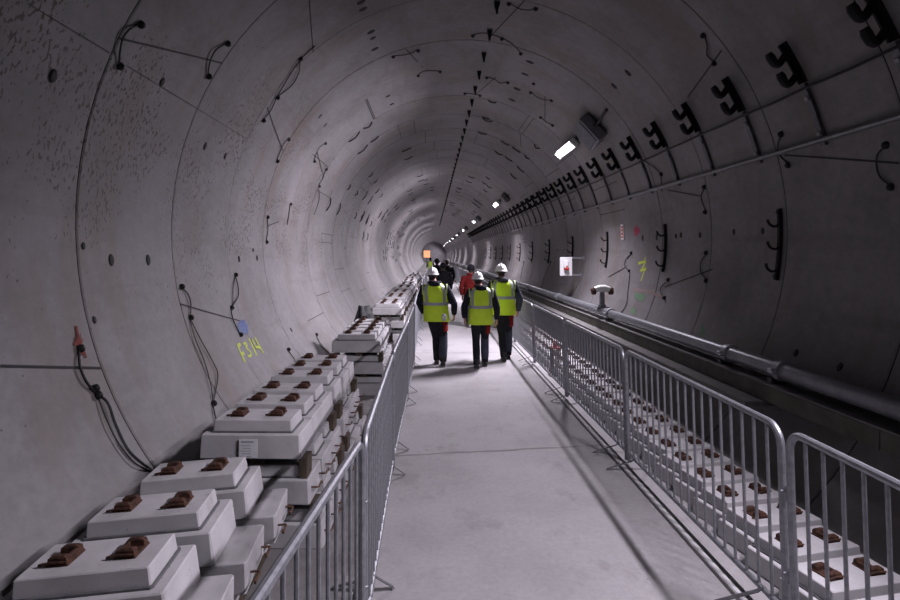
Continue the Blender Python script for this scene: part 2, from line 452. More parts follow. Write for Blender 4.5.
# ------------------------------------------------------------------ brackets on the pipe-side vault
TH1 = theta(wp(760, 108)); TH2 = theta(wp(760, 158))
def arc_pts(th0, th1, y, off, n): return [wall(th0+(th1-th0)*i/n, y, off) for i in range(n+1)]
def bracket_meshes():
    ms = {}; c = wall(TH1, 0)
    def rel(p): return Vector(p) - c
    mb = MB(); n = 6; t0, t1 = TH1+.015, TH1+.015+.42/R
    for w0, w1, o0, o1 in ((-.045, .045, 0, .014), (-.010, .010, .012, .06)):
        rings = []
        for i in range(n+1):
            th = t0+(t1-t0)*i/n
            rings.append([rel(wall(th, w0, o0)), rel(wall(th, w1, o0)), rel(wall(th, w1, o1)), rel(wall(th, w0, o1))])
        mb.loft(rings)
    ms['back_plate'] = mb.mesh('back_plate', [M['bracket']])
    for k, th in enumerate((t0+.10/R, t0+.32/R)):
        pts = []
        for i in range(9):
            a = i/8
            o = .03 + .145*math.sin(min(a*1.25,1)*PI/2)
            dth = (-.055*math.sin(a*PI) + .09*max(0, a-.55)/.45)/R
            pts.append(rel(wall(th+dth, 0, o)))
        mb = MB(); mb.tube(pts, [.034]*7+[.036, .026], 8, True, (1.0, 1.25)); ms[('hook_arm', k)] = mb.mesh('hook_arm', [M['bracket']], SM)
    mb = MB(); rings = []
    for i in range(9):
        th = TH1+.012+(TH2-TH1-.03)*i/8
        rings.append([rel(wall(th, -.03, .0)), rel(wall(th, .03, .0)), rel(wall(th, .03, .035)), rel(wall(th, -.03, .035))])
    mb.loft(rings); ms['strap'] = mb.mesh('strap', [M['strap']])
    for k, q in enumerate((TH1-.10/R, TH2+.06/R)):
        mb = MB(); p = wall(q, 0, .04); mb.box(rel(p), (.05,.05,.03), wall_frame(p), .008)
        ms[('clamp', k)] = mb.mesh('clamp', [M['rail']])
    return ms, c
BM, bc = bracket_meshes()
NB = 46
for i in range(NB):
    y = 4.10 + 1.0*i
    t = thing('cable_bracket', (bc.x, y, bc.z), 'black two-arm cable bracket above a grey strap, %s from the near end of its row' % ordn(i), 'cable bracket', 'two-arm cable brackets on the vault')
    for nm, me in BM.items(): inst(nm[0] if isinstance(nm, tuple) else nm, me, t)
# cable and conduit
mb = MB(); pts = []
yy = -2.0
while yy < 120:
    pts.append(wall(TH1, yy, .05)); 
    if yy < 40: pts.append(wall(TH1-.008/R, yy+.5, .05))
    yy += 1.0 if yy < 40 else 8
mb.tube(pts, .014, 6); tag(obj('power_cable', mb, M['black'], None, SM), 'black cable stretched between the upper ends of the grey straps', 'cable')
mb = MB(); mb.tube([wall(TH2, -2, .045), wall(TH2, 40, .045), wall(TH2, 140, .045)], .026, 8)
tag(obj('conduit', mb, M['rail'], None, SM), 'long thin grey conduit along the lower ends of the straps', 'conduit')

# triple hook hangers half way up the pipe-side wall
def triple():
    ms = {}; th0 = theta((3.77, 0, 1.72)); c = wall(th0, 0)
    def rel(p): return Vector(p)-c
    mb = MB(); rings = []
    for i in range(9):
        th = th0 + .78/R*i/8
        rings.append([rel(wall(th, -.02, 0)), rel(wall(th, .02, 0)), rel(wall(th, .02, .035)), rel(wall(th, -.02, .035))])
    mb.loft(rings); ms['back_bar'] = mb.mesh('back_bar', [M['bracket']])
    for k in range(3):
        th = th0 + (.12+.25*k)/R; pts = []
        for i in range(9):
            a = PI*i/8
            pts.append(rel(wall(th + (-.055*math.sin(a) + (.05*i/8))/R, 0, .03+.06*(1-math.cos(a)))))
        mb = MB(); mb.tube(pts, .014, 6); ms[('hook', k)] = mb.mesh('hook', [M['bracket']], SM)
    for k, th in enumerate((th0+.04/R, th0+.74/R)):
        mb = MB(); mb.tube([rel(wall(th, 0, .03)), rel(wall(th, 0, .06))], .016, 6); ms[('bolt', k)] = mb.mesh('bolt', [M['strap']])
    return ms, c
TM, tc_ = triple()
for i in range(12):
    t = thing('cable_hanger', (tc_.x, 5.9+2.9*i, tc_.z), 'black three-hook cable hanger half way up the wall, %s from the near end' % ordn(i), 'cable hanger', 'three-hook hangers on the wall')
    for nm, me in TM.items(): inst(nm[0] if isinstance(nm, tuple) else nm, me, t)

# ceiling hangers along the crown
THC = math.atan2(3.257, .395); cc = wall(THC, 0)
mb = MB()
mb.loft([[Vector((sx*w*.68, sy*l*.7, z*.85)) for sx, sy in ((-1,-1),(1,-1),(1,1),(-1,1))] for w, l, z in ((.06,.05,.01),(.055,.045,-.05),(.022,.03,-.15),(.022,.03,-.19))])
HG = {'wedge': mb.mesh('wedge', [M['bracket']])}
mb = MB(); mb.box((0,0,-.0), (.09,.08,.02)); HG['plate'] = mb.mesh('plate', [M['galvdark']])
for i in range(60):
    t = thing('ceiling_hanger', (cc.x, 7.55+.945*i, cc.z), 'small black wedge hanger on the vault crown, %s from the near end of the line' % ordn(i), 'ceiling hanger', 'wedge hangers along the crown')
    for nm in HG: inst(nm, HG[nm], t)

# ------------------------------------------------------------------ cables looped on the lining
def bez(pts, n=6):
    P = [Vector(p) for p in pts]
    if len(P) < 3: return P
    out = []
    for i in range(len(P)-1):
        a, b, c, d = P[max(i-1,0)], P[i], P[i+1], P[min(i+2,len(P)-1)]
        for k in range(n):
            t = k/n
            out.append(.5*((2*b)+(c-a)*t+(2*a-5*b+4*c-d)*t*t+(3*b-a-3*c+d)*t**3))
    return out+[P[-1]]
def cable(label, strands, plugs=(), r=.0075, group=None, pr=.024):
    mb = MB()
    for st in strands:
        rr_, s2 = (st[0], st[1:]) if isinstance(st[0], float) else (r, st)
        mb.tube(bez([wp(a, b, .008+ (0 if k in (0, len(s2)-1) else .012)) for k, (a, b) in enumerate(s2)]), rr_, 6)
    o = tag(obj('hanging_cable', mb, M['black'], None, SM), label, 'cable', group or 'black cables on the lining')
    for k, (a, b) in enumerate(plugs):
        p = wp(a, b, 0); fr = wall_frame(p); q = MB()
        q.loft([[p + fr @ Vector((kk*pr*math.cos(j*PI/5), kk*pr*1.35*math.sin(j*PI/5), h)) for j in range(10)] for kk, h in ((1,0),(1,.02),(.8,.035),(.3,.045))])
        obj('plug', q, M['black'], o, SM)
    return o
cable('curved black wire above the top end of the highest dark wall joint', [[(140,24),(130,29),(123,38),(120,52),(119,66)]], [(140,24),(119,66)])
cable('curved black wire across the lower end of the dark joint near the upper stained wall', [[(227,43),(216,50),(210,62),(208,76)]], [(227,43),(208,76)])
cable('long twin black cable loop drooping along the high lining joint', [[(315,46),(300,60),(288,78),(277,97),(271,110),(263,120)],[(300,60),(299,72),(292,85),(277,97)]], [(300,58),(277,97),(263,120)])
cable('short black wire at the lower end of the joint under the long twin loop', [[(289,138),(282,147),(277,160)]], [(288,139),(277,161)])
cable('black wire on the fourth ring beside two small holes', [[(325,143),(318,150),(314,161)]], [(325,143),(314,161)])
cable('black wire hanging down the wall below the fourth-ring joint', [[(326,169),(322,180),(319,186),(319,200),(314,215)]], [(326,169),(319,186)])
cable('black wire loop across the joint with thin twin wires hanging to the block stack', [[(181,287),(188,294),(191,305),(190,318)],[.006,(190,318),(201,340),(212,360),(218,376),(213,404)],[.006,(190,318),(195,338),(204,360),(211,385),(213,404)],[(213,404),(216,418),(222,428)]], [(181,287),(190,318),(213,404)])
cable('black wire loop just above the blue paint blob', [[(235,275),(238,286),(238,297),(232,308),(233,319),(240,334)],[.006,(235,277),(233,290),(233,300),(232,308)]], [(235,275),(231,308),(240,335)])
cable('thick black cable dropping from the red paint mark to the stacked blocks', [[.010,(79,350),(80,366),(86,381),(95,392)],[.010,(97,394),(108,403),(116,425),(130,452),(153,471)],[.006,(98,396),(106,418),(118,442),(135,463),(153,471)]], [(79,349),(94,389),(97,396)])
cable('short black wire with a stub low on the lining behind the second stack', [[(288,350),(293,357),(298,364)]], [(288,350)])
cable('black wire low on the lining behind the third stack', [[(316,335),(320,343),(326,351)]], [(316,335)])
cable('small black wire on the fifth ring near the rusty flecks', [[(267,217),(268,229),(266,242)]], [(267,217),(266,242)])
cable('small black wire beside the rusty flecks on the sixth ring', [[(290,204),(289,214),(287,225)]], [(290,204)])
cable('black wire arcing over the crown joint left of the wedge hangers', [[(393,56),(404,55),(412,53),(418,49)]], [(393,56),(418,50)])
cable('lower black wire on the crown joint left of the wedge hangers', [[(418,75),(425,71),(440,71)]], [(418,75),(440,71)])
cable('black wire at the top of the wide crown joint, partly out of frame', [[(509,3),(520,9),(530,10),(536,8)]], [(509,3),(536,8)])
cable('black wire crossing the wedge hangers at the wide crown joint', [[(473,35),(482,33),(490,34),(502,38)],[(502,38),(512,44),(521,53)]], [(473,35),(502,38),(521,53)])
cable('black wire on the next crown joint beyond the wide one', [[(487,77),(494,79),(500,83),(508,82)]], [(487,77),(508,82)])
cable('tiny black wire by the wedge hangers on the third crown joint', [[(465,93),(472,94),(480,95)]], [(465,93),(480,95)])
cable('black wire at the top of the steep joint above the glaring lamp', [[(531,92),(537,97),(545,100),(552,100)]], [(534,83),(531,92),(552,100)])
cable('black wire at the foot of the steep joint above the glaring lamp', [[(541,117),(546,122),(553,125)]], [(541,117),(553,125)])
cable('black wire in the dark vault beside the second two-arm bracket', [[(704,35),(707,45),(707,55),(714,62)]], [(704,35),(715,63)])
cable('black wire in the dark beside the grey conduit, below the first brackets', [[(782,134),(778,144),(779,154),(789,165)]], [(782,134),(789,165)])
cable('black wire at the far end of the conduit-side joint, edge of frame', [[(887,145),(877,156),(879,175),(892,187)]], [(887,145),(892,187)])
cable('thin black wire bridging the strap row and the conduit', [[(642,160),(652,166),(660,174),(662,191)]], [(662,174)])
cable('short black wire below the conduit near the strap ends', [[(705,187),(701,197),(706,212)]], [(705,187),(706,212)])
cable('black wire loop with a long tail down to the pipe beside the green paint', [[(632,253),(626,259),(625,266),(630,271)],[(630,272),(628,290),(626,305),(619,315)]], [(632,253),(630,271)])
cable('black wire loop at the lower end of the joint beside the green paint blob', [[(669,280),(661,287),(661,294),(665,298)]], [(669,280),(665,298)])
cable('black wire loop at the upper end of the joint beside the green paint blob', [[(707,253),(701,262),(701,272),(707,281)]], [(707,253),(707,281)])
cable('long dark wire running down the lining beyond the white box', [[(551,262),(545,275),(541,288),(537,297)]], [(551,262)])
cable('dark wire down the lining between the far three-hook hangers', [[(524,262),(521,275),(519,286)]], [(524,262)])
# distant wire stubs: nothing tells them apart
rr = random.Random(11)
for y in rings_y:
    if y < 11 or y > 48: continue
    for k in range(3):
        th = rr.choice([rr.uniform(.75, 1.45), rr.uniform(1.7, 2.6), rr.uniform(2.6, 3.4)]) 
        if abs(th-THC) < .05 or abs(th-THL) < .08: continue
        L = rr.uniform(.08, .17)/R*2
        for e in (.05, PITCH-.05):
            mb = MB(); mb.tube(bez([wall(th-L/2, y+e, .01), wall(th, y+e+rr.uniform(-.09,.09), .04), wall(th+L/2, y+e, .01)], 4), .016, 5)
            tag(obj('wire_stub', mb, M['black'], None, SM), 'short black wire stubs at a lining joint far along the vault', 'cable', 'distant wire stubs on the lining')

# ------------------------------------------------------------------ paint marks on the lining
def paint(label, m, strokes=(), blobs=(), name='paint_mark'):
    mb = MB()
    for w, pts in strokes: strip(mb, [wp(*p) for p in pts], w, .005, 3)
    for bi, (px, py, rx, ry, seed) in enumerate(blobs):
        r2 = random.Random(seed); n = 44; vs = [wp(px, py, .006+.0005*bi)]
        for k in range(n):
            a = 2*PI*k/n; q = r2.uniform(.45, 1.2)
            vs.append(wp(px+rx*q*math.cos(a), py+ry*q*math.sin(a), .006+.0005*bi))
        mb.add(vs, [[0, 1+k, 1+(k+1) % n] for k in range(n)])
    return tag(obj(name, mb, m), label, 'paint mark')
def q(X, Y): return (220+X/8.575, 300+Y/8.575)
paint('yellow spray-painted figures F314 on the lining above the block stacks', M['spray_yellow'], [
    (.045, [q(148,385), q(180,465), q(212,535)]), (.045, [q(150,392), q(172,378)]), (.045, [q(178,468), q(205,455)]),
    (.035, [q(200,380), q(214,368), q(228,384), q(220,408), q(238,426), q(262,450), q(264,476), q(240,488)]),
    (.045, [q(246,332), q(280,405), q(312,476)]), (.04, [q(272,335), q(302,404), q(348,410)]), (.045, [q(296,322), q(332,392), q(370,458)])], name='spray_lettering')
paint('blue spray-painted blob at the end of the dark joint', M['spray_blue'], (), [(243.5,327,6,7,3),(240,325,3.5,2.5,5),(246,332,3,3,8)])
paint('red paint smear around the plug of the thick hanging cable', M['spray_red'], [(.025, [(76,326),(78,340)]), (.02, [(82,347),(86,358)])], [(79,342,5,8,9),(82,350,3,6,2)])
paint('pink paint mark on the lining joint near the small red sign', M['spray_pink'], (), [(636,231,2.4,6,4),(638.5,231,1.6,4,7)])
paint('yellow spray-painted zigzag arrow beside the three-hook hanger', M['spray_yellow'], [
    (.05, [(638.5,263.5),(645,261.5)]), (.05, [(646,261.5),(641.5,270.5)]), (.05, [(640.5,270.5),(646.5,269)]), (.04, [(645,270),(641,281)]), (.04, [(645.5,257),(645,262)])])
paint('larger green spray-painted blob above the grey pipe', M['spray_green'], (), [(640,297,6,5,12),(637,296,3,3,14)])
paint('smaller faint green paint blob just above the pipe', M['spray_green'], (), [(633,311,3.5,3.5,15)])
paint('faint green smear low on the dark lining by the pipe', M['spray_green'], (), [(702,331,3,6,16)])
M['faint'] = mat('faint_rust_line', (.27,.20,.18), .8)
paint('faint rust-pink line across the lining above the green blobs', M['faint'], [(.05, [(633,289.5),(650,292),(663,297)])])

# ------------------------------------------------------------------ pipe along the ledge
mb = MB(); PX, PZ, PR = 3.20, .944, .078
PIPEB = [4.96, 5.85, 9.75, 13.7, 17.7, 21.7, 26, 31, 37, 44, 52, 62]
t = thing('water_pipe', (PX, 0, .815), 'thick grey pipe on the concrete ledge along the wall', 'pipe')
secs = [-4, 4.96, 9.75, 13.7, 17.7, 21.7, 26, 31, 37, 44, 52, 62, 80, 110, 146]
for a, b in zip(secs[:-1], secs[1:]):
    mb = MB(); mb.tube([(0, a, PZ-.815), (0, (a+b)/2, PZ-.815), (0, b, PZ-.815)], PR, 20); obj('pipe_section', mb, M['pipe'], t, SM)
for k, y in enumerate(PIPEB):
    mb = MB(); mb.tube([(0, y-.045, PZ-.815), (0, y-.04, PZ-.815), (0, y+.04, PZ-.815), (0, y+.045, PZ-.815)], [PR+.006, PR+.02, PR+.02, PR+.006], 20)
    for s in (-1, 1): mb.box((s*(PR+.028), y, PZ-.815), (.05, .07, .05), None, .006)
    mb.tube([(-(PR+.03), y-.06, PZ-.815), (-(PR+.03), y+.06, PZ-.815)], .010, 6)
    c_ = obj('coupling', mb, M['galv'], t, SM)
    mb = MB(); mb.box((0, y+.1, .022), (.14, .06, .05), None, .005); obj('support', mb, M['galvdark'], t)
# valve post on the pipe
vx, vy = 3.20, 10.25
t = thing('pipe_valve', (vx, vy, PZ+PR-.005), 'grey valve post with rusty side caps standing on the pipe', 'valve')
mb = MB(); mb.tube([(0,0,-.01),(0,0,.05),(0,0,.051),(0,0,.30)], [.075,.075,.05,.045], 14); obj('post', mb, M['pipe'], t, SM)
mb = MB(); mb.tube([(-.15,0,.33),(-.05,0,.35),(.05,0,.35),(.15,0,.33)], [.05,.07,.07,.05], 12); mb.tube([(0,0,.29),(0,0,.36)], .06, 12); obj('cross_fitting', mb, M['white'], t, SM)
for s in (-1, 1):
    mb = MB(); mb.tube([(s*.14,0,.33),(s*.16,0,.325),(s*.17,-.01,.29),(s*.20,-.01,.285)], [.055,.06,.07,.05], 10); obj('cap', mb, M['rust'], t, SM)
mb = MB(); mb.box((0,0,.005), (.22,.2,.02), None, .004); obj('base_flange', mb, M['galvdark'], t)
# white call box on a bracket frame
by = 13.4; bx = (566-432)/F*by; bz = EYE + (255-266.5)/F*by
t = thing('call_box', (bx, by, bz), 'white call box with a red unit, held off the wall on two arms', 'call box')
mb = MB(); mb.box((0,.0,0), (.30,.05,.46), None, .01); obj('panel', mb, M['white'], t)
mb = MB(); mb.box((-.01,-.06,.06), (.11,.08,.20), None, .02); obj('cover', mb, M['label'], t)
mb = MB(); mb.box((0,-.07,-.06), (.12,.10,.07), None, .02); mb.tube([(0,-.06,-.03),(0,-.08,.03)], [.045,.03], 10); obj('red_unit', mb, M['red'], t)
mb = MB()
for z in (-.21, .21):
    xw = CX + math.sqrt(R*R-(bz+z-CZ)**2) - bx
    mb.box(((xw+.13)/2, .03, z), (xw-.14-.01, .03, .045), None, .003)
    mb.box((xw-.02, .03, z), (.02, .10, .12), None, .003)
obj('bracket_arm', mb, M['galv'], t)
# small red and white sign on the lining
c = wp(623, 232, 0); fr = wall_frame(c).to_4x4()
t = thing('wall_sign', c, 'narrow upright red and white sign plate on the lining', 'sign'); t.matrix_world = Matrix.Translation(c) @ fr
mb = MB(); mb.box((0,0,.008), (.16,.30,.02), None, .003); obj('plate', mb, M['white'], t)
mb = MB(); mb.box((0,0,.019), (.11,.24,.004)); obj('red_field', mb, M['red'], t)
mb = MB()
for k in range(3): mb.box((0,-.07+.07*k,.022), (.05,.03,.003))
obj('symbol', mb, M['label'], t)
# rusty jack behind the barrier
jx, jy = 2.1, 9.3
t = thing('rusty_stand', (jx, jy, 0), 'rusty steel rod stand behind the barriers beside the block row', 'stand')
mb = MB(); mb.box((0,0,.02), (.16,.22,.04), None, .005); obj('foot_plate', mb, M['rust'], t)
for k in range(4):
    mb = MB(); s = -1 if k % 2 else 1; u = -1 if k < 2 else 1
    mb.tube([(s*.05,u*.07,.03),(s*.05,u*.07,.42)], .016, 6); obj('rod', mb, M['rustrod'], t)
mb = MB(); mb.box((0,0,.42), (.15,.2,.03), None, .004); mb.tube([(0,0,.43),(0,0,.50)], .03, 8); obj('head', mb, M['red'], t)

# ------------------------------------------------------------------ crowd barriers
BH = 1.10
def barrier_meshes(L, nb):
    ms = {}
    r, rc = .019, .10
    def corner(cx, cz, a0): return [(cx+rc*math.cos(a0+k*PI/12), 0, cz+rc*math.sin(a0+k*PI/12)) for k in range(7)]
    pts = [(0,0,.02)] + [(0,0,.3)] + [(rc-rc*math.cos(k*PI/12), 0, BH-r-rc+rc*math.sin(k*PI/12)) for k in range(7)]
    pts += [(L-rc+rc*math.sin(k*PI/12), 0, BH-r-rc+rc*math.cos(k*PI/12)) for k in range(7)] + [(L,0,.3),(L,0,.02)]
    mb = MB(); mb.tube(pts, r, 10); mb.tube([(0,0,.10),(L,0,.10)], .017, 8); ms['frame'] = mb.mesh('frame', [M['galv']], SM)
    mb = MB(); mb.tube([(0,0,.10),(0,0,BH-.025)], .0092, 8); ms['bar'] = mb.mesh('bar', [M['galv']], SM)
    for s in (-1, 1):
        mb = MB()
        o_ = .25 if s > 0 else .12
        mb.tube([(0,0,.115),(.012,s*.03,.085),(.05,s*o_,.008)], .020, 6, True, (.25,1.0))
        ms['foot', s] = mb.mesh('foot', [M['galvdark']], SM)
    for z in (.78, .35):
        mb = MB(); mb.tube([(L,0,z),(L+.03,.0,z),(L+.045,.0,z-.02),(L+.045,0,z-.08)], .009, 6); ms['hook', z] = mb.mesh('hook', [M['galv']], SM)
        mb = MB(); mb.tube([(0,0,z-.03),(-.022,.018,z-.03),(-.03,0,z-.03),(-.022,-.018,z-.03),(0,0,z-.03)], .008, 6); ms['eyelet', z] = mb.mesh('eyelet', [M['galv']], SM)
    return ms
BAR = barrier_meshes(2.30, 18)
def barrier(p, q, label, group, side, lean=0.0, full=True):
    p, q = Vector((p[0], p[1], 0)), Vector((q[0], q[1], 0)); d = q-p
    t = thing('crowd_barrier', (p.x, p.y, 0), label, 'crowd barrier', group)
    t.rotation_euler = (Matrix.Rotation(math.atan2(d.y, d.x), 4, 'Z') @ Matrix.Rotation(lean, 4, 'X')).to_euler()
    sx = (d.length-.07)/2.30
    t.scale = (sx, 1, 1)
    t.location = (p.x + d.x*.035/d.length, p.y + d.y*.035/d.length, .014 if side == 'pipe' else .002)
    inst('frame', BAR['frame'], t)
    for k in range(18): inst('bar', BAR['bar'], t, (2.30*(k+1)/19, 0, 0))
    for x in ((.20, 2.14) if side == 'pipe' else (.45, 2.18)):
        for s in (-1, 1): inst('foot', BAR['foot', s if side == 'pipe' else -s], t, (x, 0, 0), (0,0,0))
    for z in (.78, .35): inst('hook', BAR['hook', z], t); inst('eyelet', BAR['eyelet', z], t)
lj = [(-.562,.42), (-.345,2.74), (-.365,5.05), (-.338,7.42)]
while len(lj) < 18: lj.append((-.338 + .012*math.sin(len(lj)*2.1), lj[-1][1]+2.37))
for i in range(len(lj)-1):
    barrier(lj[i], lj[i+1], 'galvanised crowd barrier beside the block stacks, %s from the near end' % ordn(i), 'barriers beside the block stacks', 'stack')
rj = [(1.875, .47+2.37*i) for i in range(20)]
for i in range(len(rj)-1):
    barrier(rj[i], rj[i+1], 'galvanised crowd barrier on the pipe side, %s from the near end' % ordn(i), 'barriers on the pipe side', 'pipe', -.035)

# ------------------------------------------------------------------ concrete rail blocks
def block_meshes(bl, bd, bh, sl, sd, sh, tag_):
    ms = {}
    def ringrect(x, y, z, c): return [(-x+c,-y,z),(x-c,-y,z),(x,-y+c,z),(x,y-c,z),(x-c,y,z),(-x+c,y,z),(-x,y-c,z),(-x,-y+c,z)]
    X, Y = bl/2, bd/2
    mb = MB(); mb.loft([ringrect(X-.004,Y-.004,0,.01), ringrect(X,Y,.006,.012), ringrect(X-.012,Y-.005,bh-.006,.007), ringrect(X-.019,Y-.012,bh,.007)])
    ms['base'] = mb.mesh('base', [M['block']])
    X, Y = sl/2, sd/2
    mb = MB(); mb.loft([ringrect(X+.012,Y+.012,bh-.004,.012), ringrect(X+.012,Y+.012,bh+.010,.012), ringrect(X+.004,Y+.004,bh+.011,.012)]); ms['rubber_gasket'] = mb.mesh('rubber_gasket', [M['boot']])
    mb = MB(); mb.loft([ringrect(X,Y,bh+.002,.006), ringrect(X-.007,Y-.005,bh+sh-.005,.006), ringrect(X-.012,Y-.010,bh+sh,.006)])
    ms['rail_seat'] = mb.mesh('rail_seat', [M['block']])
    z = bh+sh-.002
    for k in (-1, 1):
        mb = MB(); mb.box((0,0,z+.005), (.094,.125,.012), None, .003)
        for s in (-1, 1):
            rings = [[(u, s*.042+v, w) for u, v in ((-a_,-b_),(a_,-b_),(a_,b_),(-a_,b_))] for w, a_, b_ in ((z+.008,.042,.017),(z+.034,.038,.015),(z+.042,.026,.009))]
            mb.loft(rings)
        mb.box((k*-.030,0,z+.020), (.022,.075,.026), None, .005)
        ms['rail_clip', k] = mb.mesh('rail_clip', [M['rust']])
        mb = MB(); mb.tube([(-.075,-.060,z+.012),(-.02,-.064,z+.022),(.045,-.062,z+.018)], .006, 6); ms['pin', k] = mb.mesh('pin', [M['rust']], SM)
    for k in (-1, 1):
        x0 = bl/2-.012
        mb = MB(); mb.tube([(x0-.02, k*bd*.30, bh*.55),(x0+.05, k*bd*.30, bh*.55),(x0+.055, k*bd*.30+.012, bh*.55),(x0+.055, k*bd*.30+.10, bh*.56),(x0+.055,k*bd*.30+.115,bh*.42)], .0065, 6)
        ms['lifting_rod', k] = mb.mesh('lifting_rod', [M['rustrod']], SM)
    return ms
BLK = block_meshes(.70, .392, .165, .545, .29, .085, 'L')
BLR = block_meshes(.64, .325, .12, .53, .285, .08, 'R')
def block(ms, loc, label, group, rz=0, clips=True, rods=False, cs=.135, flip=False):
    t = thing('rail_block', loc, label, 'concrete block', group, rz)
    if flip: t.rotation_euler = (PI, -.06, rz)
    inst('base', ms['base'], t); inst('rubber_gasket', ms['rubber_gasket'], t); inst('rail_seat', ms['rail_seat'], t)
    if clips:
        for k in (-1, 1):
            c = inst('rail_clip', ms['rail_clip', k], t, (k*cs, random.uniform(-.012,.012), 0), (0,0,random.uniform(-.08,.08)))
            inst('pin', ms['pin', k], c)
    if rods:
        for k in (-1, 1): inst('lifting_rod', ms['lifting_rod', k], t)
    return t
def batten(x, y, z, L, w, h, label, rz=0):
    mb = MB(); mb.box((0,0,h/2), (w, L, h), None, .004)
    o = obj('timber_batten', mb, M['timber'], None, None, (x, y, z)); o.rotation_euler = (0,0,rz)
    return tag(o, label, 'timber batten', 'battens between the blocks')
GL = 'rail blocks in the stacks'
# stack at the camera end: three skewed blocks over an upturned layer
A = [(-1.425,2.36),(-1.43,2.84),(-1.425,3.32)]
rz = math.radians(4.5)
WH = ['front','middle','rear']
for i, (x, y) in enumerate(A):
    block(BLK, (x, y, .452), 'pale rail block with rusty clips, %s of the three skewed ones at the near end' % WH[i], GL, rz).rotation_euler.y = -.06
    block(BLK, (x+.15, y+.02, .4595), 'upturned rail block with bent rods, beneath the %s of the three skewed blocks' % WH[i], GL, rz, False, True, flip=True)
for k, dx in enumerate((-.22, .17)):
    batten(-1.31+dx, 2.83, 0, 1.5, .10, .197, 'thick timber baulk on the ground under the skewed blocks, %s one' % ('wall-side' if k == 0 else 'barrier-side'))
def stack(cx, ys, desc, z0=0.0, shift=.07, nl=3, low_clips=False):
    n = len(ys)
    for lay in range(nl):
        z = z0 + .305*(nl-1-lay); nm = ['top', 'middle', 'bottom'][lay] if nl == 3 else ['top','bottom'][lay]
        for i, y in enumerate(ys):
            pos = 'front' if i == 0 else ('rear' if i == n-1 else (ordn(i)+' from front'))
            block(BLK, (cx+shift*lay + random.uniform(-.012,.012), y + random.uniform(-.008,.008), z),
                  '%s rail block, %s layer, %s' % (pos, nm, desc), GL, random.uniform(-.025,.025), lay == 0 or low_clips, lay > 0)
        if lay < nl-1:
            ym = (ys[0]+ys[-1])/2; dz = shift*(lay+.5)
            batten(cx+dz, ym, z-.055, ys[-1]-ys[0]+.30, .10, .055, 'flat timber plank under the %s layer, %s' % (nm, desc))
            for k, dx in enumerate((-.318, .318)):
                for e, yy in enumerate((ys[0]-.10, ys[-1]+.10)):
                    batten(cx+dx+dz, yy, z-.14, .15, .058, .14, '%s timber packer under the %s layer, %s end, %s' % (('wall-side','barrier-side')[k], nm, ('near','far')[e], desc))
stack(-1.235, [3.90,4.305,4.71], 'stack with the white paper label')
stack(-1.238, [5.26,5.665,6.07], 'stack right behind the labelled one')
stack(-1.085, [7.95,8.36,8.77,9.18,9.59], 'long stack beyond the gap')
es = [12.65, 14.75, 16.7, 19.1, 21.2, 23.9, 26.4, 29.6, 33.0]
for k, y in enumerate(es):
    dx = random.uniform(-.07, .05) if k else 0
    ys = [y+.2, y+.63, y+1.06] + ([y+1.49] if k > 4 else [])
    if k < 3: stack(-1.03+dx, ys, '%s stack past the black sheet' % ordn(k), 0, .05, 3)
    else:
        stack(-1.03+dx, ys, '%s stack past the black sheet' % ordn(k), .305, .05, 2)
        for s_, d2 in enumerate((-.25, .25)):
            batten(-1.0+dx+d2, (ys[0]+ys[-1])/2, 0, ys[-1]-ys[0]+.4, .12, .304, '%s baulk under the %s stack past the black sheet' % (('wall-side','barrier-side')[s_], ordn(k)))
# paper label on the face of the labelled stack
lx = -1.235-.70/2 + .70*.48; lz = .61+.085
t = thing("paper_label", (lx, 3.7035, .61+.075), 'white printed paper label stuck on the grey block face', 'label'); t.rotation_euler = (-.04,0,0)
mb = MB(); mb.box((0,0,0), (.125,.003,.125)); obj('sheet', mb, M['label'], t)
mb = MB(); mb.box((-.005,-.002,.045), (.085,.001,.012))
for k in range(5): mb.box((-.015+.006*(k%2),-.002,.02-.018*k), (.07-.012*(k%2),.001,.004))
obj('printed_lines', mb, M['print'], t)
# black plastic sheeting crumpled on the long stack
mb = MB(); rings = []
for i in range(9):
    a = -PI/2+PI*i/8; rings.append([])
    for j in range(18):
        b = 2*PI*j/18; d = Vector((math.cos(a)*math.cos(b), math.cos(a)*math.sin(b), math.sin(a)))
        k = 1+.35*noise.noise(d*2.2)+.15*noise.noise(d*6)
        rings[-1].append(Vector((.26*d.x*k, .42*d.y*k, max(.15*d.z*k, -.09)+.09)))
mb.loft(rings); o = obj('plastic_sheet', mb, M['sheet'], None, SM, (-1.30, 10.35, .0)); o.scale = (.95, .9, 4.2)
tag(o, 'black plastic sheeting bundled at the wall end of the long stack', 'plastic sheet')
# row behind the pipe-side barriers
rz = math.radians(12)
for i in range(70):
    y = 2.04 + .352*i
    block(BLR, (2.372 + random.uniform(-.008,.008), y, 0), 'rail block with rusty clips, %s in the row behind the pipe-side barriers' % ordn(i), 'row of rail blocks behind the barriers', rz+random.uniform(-.02,.02), True, False, .14)

